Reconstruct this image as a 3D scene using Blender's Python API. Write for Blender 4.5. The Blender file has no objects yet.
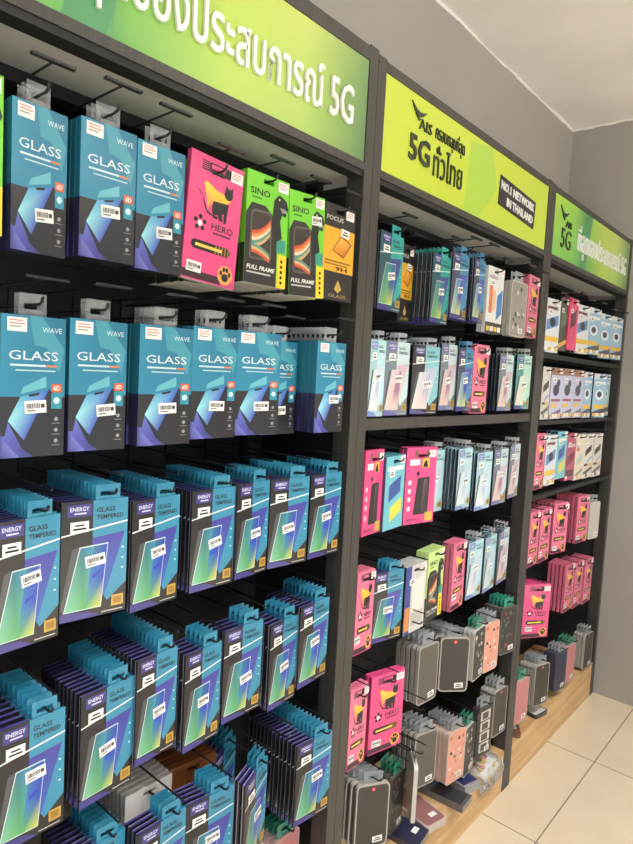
import bpy, math, random
from math import sin, cos, pi, radians as R
from mathutils import Vector, Matrix
rnd = random.Random(7)
scene = bpy.context.scene
LP, WS, EXPO, SUN, DL = 6, .55, .54, 15.5, 55        # added tubes, daylight, exposure, added sun, added spots
COL = scene.collection

# ------------------------------------------------------------------ colours / materials
def lin(c):
    c = c / 255.0
    return c / 12.92 if c <= .04045 else ((c + .055) / 1.055) ** 2.4
def C(r, g, b): return (lin(r), lin(g), lin(b), 1.0)

def newmat(name):
    m = bpy.data.materials.new(name); m.use_nodes = True
    nt = m.node_tree; b = nt.nodes['Principled BSDF']
    return m, nt, b
def nn(nt, kind, **kw):
    n = nt.nodes.new(kind)
    for k, v in kw.items(): setattr(n, k, v)
    return n
def add_bump(nt, b, scale, strength, dist=.002, detail=3):
    tc = nn(nt, 'ShaderNodeTexCoord'); no = nn(nt, 'ShaderNodeTexNoise')
    no.inputs['Scale'].default_value = scale; no.inputs['Detail'].default_value = detail
    bp = nn(nt, 'ShaderNodeBump'); bp.inputs['Strength'].default_value = strength; bp.inputs['Distance'].default_value = dist
    nt.links.new(tc.outputs['Object'], no.inputs['Vector']); nt.links.new(no.outputs['Fac'], bp.inputs['Height'])
    nt.links.new(bp.outputs['Normal'], b.inputs['Normal'])
def printed(name, rough, coat, bump):
    m, nt, b = newmat(name)
    a = nn(nt, 'ShaderNodeAttribute', attribute_name='Col')
    nt.links.new(a.outputs['Color'], b.inputs['Base Color'])
    b.inputs['Roughness'].default_value = rough
    b.inputs['Coat Weight'].default_value = coat
    b.inputs['Coat Roughness'].default_value = .12
    if bump: add_bump(nt, b, 14, bump, .01, 1)
    return m
def plain(name, col, rough=.5, metal=0, noise=0, nscale=40, bump=0, stretch=None):
    m, nt, b = newmat(name)
    b.inputs['Roughness'].default_value = rough; b.inputs['Metallic'].default_value = metal
    if noise:
        tc = nn(nt, 'ShaderNodeTexCoord'); mp = nn(nt, 'ShaderNodeMapping'); no = nn(nt, 'ShaderNodeTexNoise')
        if stretch: mp.inputs['Scale'].default_value = stretch
        no.inputs['Scale'].default_value = nscale; no.inputs['Detail'].default_value = 4
        cr = nn(nt, 'ShaderNodeValToRGB')
        cr.color_ramp.elements[0].position = .3; cr.color_ramp.elements[1].position = .7
        cr.color_ramp.elements[0].color = tuple(c * (1 - noise) for c in col[:3]) + (1,)
        cr.color_ramp.elements[1].color = tuple(min(1, c * (1 + noise)) for c in col[:3]) + (1,)
        nt.links.new(tc.outputs['Object'], mp.inputs['Vector']); nt.links.new(mp.outputs['Vector'], no.inputs['Vector'])
        nt.links.new(no.outputs['Fac'], cr.inputs['Fac']); nt.links.new(cr.outputs['Color'], b.inputs['Base Color'])
        if bump:
            bp = nn(nt, 'ShaderNodeBump'); bp.inputs['Strength'].default_value = bump; bp.inputs['Distance'].default_value = .003
            nt.links.new(no.outputs['Fac'], bp.inputs['Height']); nt.links.new(bp.outputs['Normal'], b.inputs['Normal'])
    else:
        b.inputs['Base Color'].default_value = col
    return m
def clear(name, tint, gloss, rough=.08):
    m = bpy.data.materials.new(name); m.use_nodes = True; nt = m.node_tree
    for n in list(nt.nodes): nt.nodes.remove(n)
    out = nn(nt, 'ShaderNodeOutputMaterial'); tr = nn(nt, 'ShaderNodeBsdfTransparent'); gl = nn(nt, 'ShaderNodeBsdfPrincipled')
    mx = nn(nt, 'ShaderNodeMixShader'); lw = nn(nt, 'ShaderNodeLayerWeight'); lw.inputs['Blend'].default_value = .35
    ad = nn(nt, 'ShaderNodeMath', operation='ADD'); ad.inputs[1].default_value = gloss; ad.use_clamp = True
    tr.inputs['Color'].default_value = (1, 1, 1, 1)
    gl.inputs['Base Color'].default_value = tint; gl.inputs['Roughness'].default_value = rough
    nt.links.new(lw.outputs['Fresnel'], ad.inputs[0]); nt.links.new(ad.outputs[0], mx.inputs['Fac'])
    nt.links.new(tr.outputs[0], mx.inputs[1]); nt.links.new(gl.outputs[0], mx.inputs[2]); nt.links.new(mx.outputs[0], out.inputs['Surface'])
    add_bump(nt, gl, 30, .3, .006, 2)
    return m

M = {}
M['print'] = printed('printed_card', .38, .25, 0)
M['wrap'] = printed('printed_card_in_film', .3, .8, .55)
M['sign'] = printed('sign_print', .32, .2, 0)
M['sticker'] = printed('paper_sticker', .6, 0, 0)
M['clear'] = clear('clear_plastic', (.55, .58, .6, 1), .22)
M['film'] = clear('clear_film', (.8, .8, .78, 1), .12)
M['black'] = plain('black_metal', (.012, .012, .013, 1), .38)
M['panel'] = plain('black_panel', (.016, .016, .017, 1), .6, noise=.25, nscale=20)
M['upright'] = plain('dark_grey_laminate', (.058, .054, .05, 1), .42, noise=.22, nscale=30, stretch=(6, 6, .4))
M['soffit'] = plain('grey_soffit', (.62, .615, .59, 1), .5, noise=.06, nscale=6)
M['wall'] = plain('grey_wall_paint', (.41, .385, .358, 1), .7, noise=.05, nscale=2.5, bump=.05)
M['ceil'] = plain('white_ceiling_paint', (.9, .865, .845, 1), .85, noise=.03, nscale=3, bump=.12)
M['white'] = plain('white_plastic', (.75, .75, .73, 1), .4)

def wood():
    m, nt, b = newmat('light_oak_laminate')
    tc = nn(nt, 'ShaderNodeTexCoord'); mp = nn(nt, 'ShaderNodeMapping'); mp.inputs['Scale'].default_value = (1.2, 14, 14)
    no = nn(nt, 'ShaderNodeTexNoise'); no.inputs['Scale'].default_value = 3; no.inputs['Detail'].default_value = 6; no.inputs['Distortion'].default_value = .6
    cr = nn(nt, 'ShaderNodeValToRGB')
    cr.color_ramp.elements[0].position = .3; cr.color_ramp.elements[1].position = .72
    cr.color_ramp.elements[0].color = C(196, 154, 102); cr.color_ramp.elements[1].color = C(226, 190, 138)
    nt.links.new(tc.outputs['Object'], mp.inputs['Vector']); nt.links.new(mp.outputs['Vector'], no.inputs['Vector'])
    nt.links.new(no.outputs['Fac'], cr.inputs['Fac']); nt.links.new(cr.outputs['Color'], b.inputs['Base Color'])
    b.inputs['Roughness'].default_value = .4
    return m
M['wood'] = wood()
def tiles():
    m, nt, b = newmat('beige_polished_tiles')
    tc = nn(nt, 'ShaderNodeTexCoord'); sx = nn(nt, 'ShaderNodeSeparateXYZ'); nt.links.new(tc.outputs['Object'], sx.inputs[0])
    T = .5866
    masks = []
    for ax, off in (('X', 1.436), ('Y', -.184)):
        s = nn(nt, 'ShaderNodeMath', operation='SUBTRACT'); s.inputs[1].default_value = off
        d = nn(nt, 'ShaderNodeMath', operation='DIVIDE'); d.inputs[1].default_value = T
        r = nn(nt, 'ShaderNodeMath', operation='ROUND'); e = nn(nt, 'ShaderNodeMath', operation='SUBTRACT')
        a = nn(nt, 'ShaderNodeMath', operation='ABSOLUTE'); l = nn(nt, 'ShaderNodeMath', operation='LESS_THAN'); l.inputs[1].default_value = .0022 / T
        nt.links.new(sx.outputs[ax], s.inputs[0]); nt.links.new(s.outputs[0], d.inputs[0]); nt.links.new(d.outputs[0], r.inputs[0])
        nt.links.new(d.outputs[0], e.inputs[0]); nt.links.new(r.outputs[0], e.inputs[1]); nt.links.new(e.outputs[0], a.inputs[0]); nt.links.new(a.outputs[0], l.inputs[0])
        masks.append(l)
    mx = nn(nt, 'ShaderNodeMath', operation='MAXIMUM'); nt.links.new(masks[0].outputs[0], mx.inputs[0]); nt.links.new(masks[1].outputs[0], mx.inputs[1])
    no = nn(nt, 'ShaderNodeTexNoise'); no.inputs['Scale'].default_value = 5; no.inputs['Detail'].default_value = 5; nt.links.new(tc.outputs['Object'], no.inputs['Vector'])
    cr = nn(nt, 'ShaderNodeValToRGB'); cr.color_ramp.elements[0].position = .3; cr.color_ramp.elements[1].position = .7
    cr.color_ramp.elements[0].color = C(214, 199, 172); cr.color_ramp.elements[1].color = C(222, 208, 182)
    nt.links.new(no.outputs['Fac'], cr.inputs['Fac'])
    mix = nn(nt, 'ShaderNodeMix', data_type='RGBA'); nt.links.new(mx.outputs[0], mix.inputs['Factor']); nt.links.new(cr.outputs['Color'], mix.inputs['A'])
    mix.inputs['B'].default_value = C(140, 128, 108)
    nt.links.new(mix.outputs['Result'], b.inputs['Base Color'])
    b.inputs['Roughness'].default_value = .14; b.inputs['Coat Weight'].default_value = .2
    return m
M['floor'] = tiles()

# ------------------------------------------------------------------ mesh builder
_tx = {}
def text_mesh(s, bold, extrude=0):
    k = (s, bold, extrude)
    if k not in _tx:
        cu = bpy.data.curves.new('txt', 'FONT'); cu.body = s; cu.size = 1; cu.offset = bold; cu.resolution_u = 2; cu.extrude = extrude
        o = bpy.data.objects.new('txt', cu); COL.objects.link(o)
        dg = bpy.context.evaluated_depsgraph_get(); vs, fs = [], []
        def grab(ob):
            ev = ob.evaluated_get(bpy.context.evaluated_depsgraph_get()); me = ev.to_mesh(); n = len(vs)
            vs.extend(tuple(v.co) for v in me.vertices); fs.extend(tuple(n + i for i in p.vertices) for p in me.polygons); ev.to_mesh_clear()
        if s.isascii(): grab(o)
        else:                                             # glyphs with overlapping outlines: fill every outline on its own, with its holes
            cv = o.evaluated_get(dg).to_curve(dg); SP = []
            for sp in cv.splines:
                pt = [(q.co.x, q.co.y) for q in sp.bezier_points]
                ar = sum(p[0] * q[1] - q[0] * p[1] for p, q in zip(pt, pt[1:] + pt[:1])) / 2
                bb = (min(p[0] for p in pt), min(p[1] for p in pt), max(p[0] for p in pt), max(p[1] for p in pt))
                SP.append((ar, bb, [(tuple(q.co), tuple(q.handle_left), tuple(q.handle_right)) for q in sp.bezier_points]))
            o.evaluated_get(dg).to_curve_clear()
            inside = lambda z, g: g[0] * z[0] < 0 and abs(g[0]) > abs(z[0]) and g[1][0] <= z[1][0] and g[1][1] <= z[1][1] and g[1][2] >= z[1][2] and g[1][3] >= z[1][3]
            outs = [[z] for z in SP if not any(inside(z, g) for g in SP)]
            for z in SP:
                best = [g for g in outs if inside(z, g[0])]
                if best: min(best, key=lambda g: abs(g[0][0])).append(z)
            for g in outs:
                c2 = bpy.data.curves.new('g', 'CURVE'); c2.dimensions = '2D'; c2.fill_mode = 'BOTH'; c2.extrude = extrude; c2.offset = bold; c2.resolution_u = 2
                for _, _, pts in g:
                    sp = c2.splines.new('BEZIER'); sp.bezier_points.add(len(pts) - 1); sp.use_cyclic_u = True
                    for q, (c_, l_, r_) in zip(sp.bezier_points, pts):
                        q.handle_left_type = q.handle_right_type = 'FREE'; q.co, q.handle_left, q.handle_right = c_, l_, r_
                o2 = bpy.data.objects.new('g', c2); COL.objects.link(o2); bpy.context.view_layer.update(); grab(o2)
                bpy.data.objects.remove(o2); bpy.data.curves.remove(c2)
        bpy.data.objects.remove(o); bpy.data.curves.remove(cu)
        _tx[k] = (vs, fs)
    return _tx[k]

class MB:
    L = .00012
    def __init__(s, W=1, H=1, u0=None):
        s.v = []; s.f = []; s.c = []; s.m = []; s.W = W; s.H = H
    def face(s, pts, cols, mi=0):
        i = len(s.v); s.v += [tuple(p) for p in pts]; s.f.append(tuple(range(i, i + len(pts))))
        s.c.append([cols] * len(pts) if isinstance(cols[0], float) else list(cols)); s.m.append(mi)
    def uv(s, u, v, layer): return ((u - .5) * s.W, -s.L * layer, v * s.H)
    def poly(s, uvs, col, layer=1, mi=0):
        ly = layer + (.045 * (len(s.f) % 20) if layer else 0)        # printed shapes never share one plane
        s.face([s.uv(u, v, ly) for u, v in uvs], col, mi)
    def rect(s, u0, v0, u1, v1, col, layer=1, mi=0, rot=0):
        p = [(u0, v0), (u1, v0), (u1, v1), (u0, v1)]
        if rot:
            cu, cv = (u0 + u1) / 2 * s.W, (v0 + v1) / 2 * s.H; q = []
            for u, v in p:
                dx, dz = u * s.W - cu, v * s.H - cv
                q.append(((cu + dx * cos(rot) - dz * sin(rot)) / s.W, (cv + dx * sin(rot) + dz * cos(rot)) / s.H))
            p = q
        s.poly(p, col, layer, mi)
    def disc(s, u, v, r, col, layer=1, n=14, sx=1, sz=1):
        s.poly([(u + r * cos(2 * pi * k / n) * sx / s.W, v + r * sin(2 * pi * k / n) * sz / s.H) for k in range(n)], col, layer)
    def text(s, t, u0, v0, u1, v1, col, layer=2, bold=.01, shear=0, rot=0):
        vs, fs = text_mesh(t, bold)
        x0 = min(v[0] for v in vs); x1 = max(v[0] for v in vs); y0 = min(v[1] for v in vs); y1 = max(v[1] for v in vs)
        i = len(s.v)
        for x, y, z in vs:
            a, b = (x - x0) / (x1 - x0), (y - y0) / (y1 - y0)
            s.v.append(s.uv(u0 + a * (u1 - u0) + shear * b, v0 + b * (v1 - v0) + rot * a, layer))
        for f in fs:
            s.f.append(tuple(i + k for k in f)); s.c.append([col] * len(f)); s.m.append(0)
    def box(s, x0, x1, y0, y1, z0, z1, col=(.5, .5, .5, 1), mi=0, skip=''):
        P = [(x0, y0, z0), (x1, y0, z0), (x1, y1, z0), (x0, y1, z0), (x0, y0, z1), (x1, y0, z1), (x1, y1, z1), (x0, y1, z1)]
        for k, f in dict(f=(0, 1, 5, 4), r=(1, 2, 6, 5), b=(2, 3, 7, 6), l=(3, 0, 4, 7), t=(4, 5, 6, 7), d=(3, 2, 1, 0)).items():
            if k not in skip: s.face([P[a] for a in f], col if not isinstance(col, dict) else col.get(k, col['*']), mi)
    def slotted(s, x0, x1, z0, z1, t, sx0, sx1, sz0, sz1, col, mi=0, y=0):
        # a plate with a real hanging slot through it
        xs = (x0, sx0, sx1, x1); zs = (z0, sz0, sz1, z1)
        for a in range(3):
            for b in range(3):
                if a == 1 and b == 1: continue
                X0, X1, Z0, Z1 = xs[a], xs[a + 1], zs[b], zs[b + 1]
                s.face([(X0, y, Z0), (X1, y, Z0), (X1, y, Z1), (X0, y, Z1)], col, mi)
                s.face([(X0, y + t, Z1), (X1, y + t, Z1), (X1, y + t, Z0), (X0, y + t, Z0)], col, mi)
        for (A0, A1, B0, B1, flip) in ((x0, x1, z0, z1, 0), (sx0, sx1, sz0, sz1, 1)):
            q = [(A0, B0), (A1, B0), (A1, B1), (A0, B1)]
            for k in range(4):
                (p, r), (p2, r2) = q[k], q[(k + 1) % 4]
                f = [(p, y, r), (p, y + t, r), (p2, y + t, r2), (p2, y, r2)]
                s.face(f if not flip else f[::-1], col, mi)
    def tube(s, pts, r, n=6, col=(.02, .02, .02, 1), mi=0):
        pts = [Vector(p) for p in pts]; rings = []
        for i, p in enumerate(pts):
            d = (pts[min(i + 1, len(pts) - 1)] - pts[max(i - 1, 0)]).normalized()
            a = d.cross(Vector((1, 0, 0)) if abs(d.x) < .9 else Vector((0, 0, 1))).normalized(); b = d.cross(a)
            rings.append([p + a * r * cos(2 * pi * k / n) + b * r * sin(2 * pi * k / n) for k in range(n)])
        for i in range(len(rings) - 1):
            for k in range(n):
                s.face([rings[i][k], rings[i][(k + 1) % n], rings[i + 1][(k + 1) % n], rings[i + 1][k]][::-1], col, mi)
        s.face(rings[0], col, mi); s.face(rings[-1][::-1], col, mi)
    def mesh(s, name, mats):
        me = bpy.data.meshes.new(name); me.from_pydata(s.v, [], s.f)
        for m in (mats if isinstance(mats, (list, tuple)) else [mats]): me.materials.append(m)
        me.polygons.foreach_set('material_index', s.m)
        ca = me.color_attributes.new('Col', 'FLOAT_COLOR', 'CORNER')
        fl = [x for c in s.c for q in c for x in q]
        ca.data.foreach_set('color', fl); me.update()
        return me
def link(name, me, parent=None, loc=(0, 0, 0), rot=(0, 0, 0)):
    o = bpy.data.objects.new(name, me); COL.objects.link(o); o.parent = parent; o.location = loc; o.rotation_euler = rot
    return o
def tag(o, label=None, cat=None, group=None, kind=None):
    for k, v in (('label', label), ('category', cat), ('group', group), ('kind', kind)):
        if v: o[k] = v
    return o
def empty(name, loc=(0, 0, 0), rot=(0, 0, 0)): return link(name, None, None, loc, rot)
def bev(o, w, seg=2):
    md = o.modifiers.new('bevel', 'BEVEL'); md.width = w; md.segments = seg; md.limit_method = 'ANGLE'
    return o
def smooth(me):
    me.polygons.foreach_set('use_smooth', [True] * len(me.polygons)); return me

WHITE = C(235, 235, 232); INK = C(30, 28, 30)
def sticker_mesh(name, w, h, kind):
    mb = MB(w, h); mb.box(-w / 2, w / 2, 0, .0003, 0, h, WHITE)
    if kind == 'price':
        for k, (v, u1) in enumerate(((.74, .8), (.52, .9), (.3, .7))): mb.rect(.1, v, u1, v + .1, C(206, 140, 138) if k < 2 else C(150, 150, 150))
    elif kind == 'model':
        mb.rect(.25, .58, .75, .74, INK); mb.rect(.14, .24, .86, .42, INK)
    else:
        u = .08
        r2 = random.Random(3)
        while u < .66:
            d = r2.choice((.015, .03, .04)); mb.rect(u, .38, u + d, .78, INK); u += d + r2.choice((.015, .03))
        mb.rect(.08, .16, .5, .26, C(90, 90, 90)); mb.rect(.74, .4, .92, .72, C(70, 70, 70))
    return mb.mesh(name, M['sticker'])
ST = {'price': sticker_mesh('price_sticker', .026, .018, 'price'), 'model': sticker_mesh('model_sticker', .027, .016, 'model'),
      'barcode': sticker_mesh('barcode_sticker', .030, .017, 'barcode')}

# ------------------------------------------------------------------ pack designs: each returns body mesh, tab mesh, slot position, size, stickers
K = {}
def design(key, name, cat, body, tab, W, H, t, slot, stickers, extra=()):
    K[key] = dict(name=name, cat=cat, body=body, tab=tab, W=W, H=H, t=t, slot=slot, stickers=stickers, extra=extra)

def glass_box(key):
    W, H, t = .089, .187, .0125; b = MB(W, H)
    teal = C(44, 132, 166); dark = C(36, 36, 40); purp = C(62, 62, 140); tl2 = C(70, 152, 172)
    z = .43 * H
    b.box(-W / 2, W / 2, 0, t, z, H, {'*': teal, 'l': C(40, 118, 140), 't': C(170, 190, 195)}, skip='fd'); b.box(-W / 2, W / 2, 0, t, 0, z, {'*': dark, 'l': C(48, 46, 84)}, skip='ft')
    b.rect(0, .43, 1, 1, [teal, teal, C(36, 112, 144), C(52, 142, 174)], 0); b.rect(0, 0, 1, .43, [C(34, 34, 46), dark, dark, C(46, 46, 50)], 0)
    b.poly([(.42, 1), (.62, 1), (.98, .78), (.9, .6), (.7, .78), (.5, .8)], tl2, 1)
    b.poly([(.0, .0), (.30, .0), (.12, .15), (0, .16)], [C(50, 50, 120), C(110, 110, 190), C(120, 130, 205), purp], 1)
    b.poly([(.12, .25), (.34, .06), (.52, .0), (.30, .0), (.06, .12)], [C(96, 110, 190), purp, C(60, 60, 110), C(70, 70, 150), C(90, 90, 180)], 1)
    b.poly([(.36, .12), (.44, .06), (.80, .46), (.74, .49)], C(34, 36, 46), 2)
    b.poly([(.12, .26), (.36, .12), (.74, .48), (.30, .43)], [C(150, 218, 222), C(74, 90, 180), C(60, 92, 188), C(92, 170, 205)], 2)
    b.poly([(.42, .445), (.60, .463), (.58, .445), (.44, .43)], INK, 3)
    b.poly([(.30, .45), (.70, .50), (.69, .58), (.34, .50)], C(100, 178, 194), 2)
    b.rect(.78, .465, .95, .525, C(214, 92, 52), 3); b.text('6D', .81, .477, .92, .513, WHITE, 4, .02)
    b.rect(.78, .345, .95, .46, C(52, 142, 165), 3); b.disc(.865, .405, .0045, C(200, 228, 232), 4)
    for v in (.27, .19, .11): b.disc(.865, v, .0028, C(150, 150, 152), 3); b.rect(.80, v - .035, .93, v - .028, C(120, 120, 122), 3)
    b.text('GLASS', .12, .690, .88, .755, C(206, 222, 228), 4, .004); b.text('WAVE', .62, .890, .93, .928, C(190, 216, 222), 4, .01)
    b.rect(.14, .645, .68, .66, C(190, 220, 226), 3); b.rect(.69, .645, .86, .66, C(218, 130, 80), 3); b.rect(.22, .612, .84, .622, C(170, 208, 216), 3)
    tb = MB(); tb.slotted(-.019, .019, H - .008, H + .030, .0008, -.012, .012, H + .009, H + .017, (.6, .62, .64, 1), y=t * .5)
    design(key, 'glass_box', 'glass pack', b.mesh('teal_glass_box', M['print']), tb.mesh('clear_hang_tab', M['clear']), W, H, t, (0, H + .017),
           [('price', -.024, H - .0215, 0), ('barcode', .008, .050, 3)])
glass_box('wave')

def glass_card(key, cy, dk, phone, ph2, name='glass_pack', H=.176, mat='print', brand='ENERGY', lab=C(58, 54, 128), dside=None):
    W, t = .100, .0075; b = MB(W, H)
    edge = C(46, 44, 84)
    pale = C(170, 164, 176) if mat == 'print' else C(40, 44, 60)
    b.box(-W / 2, 0.0, 0, .0045, 0, H, {'*': dk, 'l': C(34, 32, 40), 't': lab if mat == 'print' else C(40, 42, 56), 'd': lab}, skip='fr'); b.box(0.0, W / 2, 0, .0045, 0, H, {'*': cy, 'd': lab}, skip='fl')
    b.box(-W / 2 + .001, 0.0, .0045, t - .0008, .001, H - .001, {'*': dk, 'l': pale, 't': pale, 'd': edge}, skip='fr'); b.box(0.0, W / 2 - .001, .0045, t - .0008, .001, H - .001, cy, skip='fl')
    b.rect(0, 0, 1, 1, dk, 0)
    b.poly([(.46, 1), (.46, .70), (.62, .20), (.70, .12), (1, .26), (1, 1)], cy, 1)
    b.poly([(0, 0), (.62, 0), (.40, .055), (0, .075)], lab, 1)
    b.poly([(.46, .68), (.96, .71), (.66, .17), (.40, .20)], [phone[0], phone[0], phone[1], phone[1]], 2)
    b.poly([(.16, .60), (.26, .62), (.05, .08), (-.0, .10)], C(74, 78, 84), 2)
    b.poly([(.27, .615), (.70, .625), (.61, .075), (.05, .075)], C(188, 208, 206), 3)
    b.poly([(.282, .605), (.49, .61), (.36, .083), (.07, .083)], [ph2[0], ph2[1], ph2[2], ph2[3]], 4)
    b.poly([(.42, .34), (.644, .345), (.688, .615), (.49, .61)], [ph2[4], ph2[5], ph2[5], ph2[0]], 4)
    b.poly([(.36, .083), (.60, .083), (.644, .345), (.42, .34)], [ph2[7], ph2[6], ph2[5], ph2[4]], 4)
    b.poly([(.47, .335), (.60, .375), (.60, .395), (.56, .395), (.46, .36)], [ph2[5]] * 5, 5)
    b.poly([(0, .715), (1, .79), (1, .805), (0, .728)], C(206, 218, 220), 5)
    b.rect(.08, .875, .44, .975, lab, 4); b.text(brand, .12, .92, .40, .955, C(214, 214, 232), 5, .015); b.rect(.18, .893, .36, .906, C(200, 200, 222), 5)
    b.text('GLASS', .51, .895, .80, .935, C(24, 40, 50), 5, .015); b.text('TEMPERED', .51, .835, .93, .872, C(24, 40, 50), 5, .015)
    b.rect(.77, .06, .96, .155, C(186, 150, 62), 4); b.rect(.80, .078, .93, .137, C(148, 112, 40), 5); b.rect(.62, .022, .95, .030, C(190, 190, 186), 4)
    for v in (.56, .47, .38): b.rect(.915, v, .945, v + .014, C(200, 226, 230), 4)
    tb = MB(); tb.slotted(0, .038, H, H + .022, .0012, .007, .031, H + .005, H + .0115, cy, y=t * .3)
    design(key, name, 'glass pack', b.mesh('two_tone_glass_card', M[mat]), tb.mesh('card_hang_tab', M['clear' if mat == 'wrap' else 'print']), W, H, t, (.019, H + .0115),
           [('model', -.024, .742 * H, 0), ('barcode', .006, .42 * H, 7)])
cyan = C(48, 134, 166); dkc = C(28, 26, 30)
PH = (C(62, 58, 150), C(46, 92, 176))
P2 = (C(40, 104, 128), C(52, 134, 170), C(84, 160, 92), C(120, 186, 150), C(42, 108, 184), C(36, 60, 168), C(196, 198, 74), C(84, 160, 92))
glass_card('energy', cyan, dkc, PH, P2)
glass_card('energy_teal', C(44, 160, 152), C(38, 84, 96), (C(60, 70, 140), C(52, 90, 150)), (C(52, 130, 140), C(60, 130, 130), C(120, 170, 80), C(90, 160, 110), C(60, 110, 150), C(52, 80, 140), C(200, 206, 96), C(160, 190, 90)), H=.172)
glass_card('energy_blue', C(70, 140, 178), C(70, 76, 104), (C(70, 80, 170), C(90, 140, 200)), (C(120, 160, 200), C(90, 120, 200), C(150, 180, 120), C(190, 210, 190), C(70, 90, 180), C(60, 70, 160), C(220, 210, 110), C(190, 200, 130)), H=.172)
PALE = (C(170, 186, 206), C(196, 206, 216))  # pale, ice and rose palettes put the film's whitish glare into the print
glass_card('energy_pale', C(130, 188, 198), C(46, 44, 50), PALE, (C(198, 210, 218), C(208, 196, 204), C(214, 196, 190), C(226, 214, 210), C(190, 176, 192), C(170, 172, 200), C(222, 196, 186), C(228, 212, 206)), H=.172, mat='wrap', lab=C(84, 84, 130))
glass_card('energy_ice', C(176, 218, 226), C(160, 194, 206), (C(186, 206, 220), C(214, 226, 232)), (C(198, 220, 226), C(208, 214, 222), C(206, 220, 222), C(226, 230, 232), C(180, 196, 216), C(180, 190, 212), C(214, 222, 222), C(226, 226, 226)), H=.174, mat='wrap', lab=C(110, 136, 190))
glass_card('energy_rose', C(190, 214, 218), C(112, 126, 140), (C(196, 170, 186), C(214, 196, 206)), (C(208, 200, 206), C(214, 170, 180), C(214, 180, 170), C(226, 200, 190), C(150, 110, 130), C(160, 120, 150), C(222, 190, 176), C(228, 204, 196)), H=.174, mat='wrap', lab=C(100, 100, 160))
glass_card('mint', C(168, 214, 200), C(74, 150, 146), (C(170, 214, 190), C(214, 226, 206)), (C(198, 226, 212), C(208, 214, 200), C(226, 206, 196), C(226, 216, 206), C(170, 206, 190), C(186, 210, 190), C(222, 200, 180), C(228, 222, 206)), H=.176, mat='wrap')

PINK = C(220, 76, 132)
def cape_cat(b, u, v, s, ink=INK, cape=C(240, 186, 60)):
    # black cat silhouette with a yellow cape, printed emblem
    P = lambda L: [(u + x * s / b.W, v + y * s / b.H) for x, y in L]
    o = C(232, 130, 84)
    b.poly(P([(-1.5, 1.25), (-1.2, 1.42), (-.3, 1.02), (-.3, .04), (-.7, -.3), (-1.0, -.8), (-1.15, .2)]), [C(246, 206, 80), C(246, 206, 80), cape, cape, o, o, cape], 3)
    b.poly(P([(-.3, 1.02), (.9, .84), (1.35, .5), (.9, .2), (-.3, .04)]), cape, 3)
    b.poly(P([(-.5, .08), (1.15, .24), (1.1, -.3), (.6, -.72), (-.3, -1.0), (-.55, -.6)]), ink, 4)
    b.poly(P([(.75, -.4), (1.1, -.3), (1.0, -1.35), (.78, -1.45), (.7, -.9)]), ink, 4); b.poly(P([(.1, -.7), (.5, -.7), (.66, -1.3), (.3, -1.3), (.1, -1.0)]), ink, 4)
    b.poly(P([(-.55, -.5), (-.3, -1.0), (.05, -1.05), (.1, -1.25), (-.4, -1.22)]), ink, 4)
    b.disc(u + 1.05 * s / b.W, v + 1.0 * s / b.H, .46 * s, ink, 5, n=12)
    b.poly(P([(.68, 1.2), (.72, 1.72), (1.05, 1.4)]), ink, 5); b.poly(P([(1.1, 1.42), (1.48, 1.68), (1.45, 1.15)]), ink, 5)
    b.poly(P([(-2.0, .62), (-1.75, .45), (-1.5, .1), (-1.42, -.02), (-1.6, .2), (-1.8, .42), (-2.02, .52)]), ink, 4)
    b.poly(P([(-1.5, .12), (-1.2, -.45), (-.95, -.85), (-.5, -1.0), (-.45, -1.15), (-.98, -1.02), (-1.3, -.55), (-1.52, 0)]), ink, 4)
def paw(b, u, v, r, col, bg):
    b.disc(u, v, r * 1.5, bg, 3); b.disc(u, v - r * .35 / b.H, r * .62, col, 4, sx=1.1)
    for dx, dz in ((-.85, .25), (-.3, .85), (.3, .85), (.85, .25)): b.disc(u + dx * r / b.W, v + dz * r / b.H, r * .3, col, 4, n=8, sz=1.3)
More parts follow.
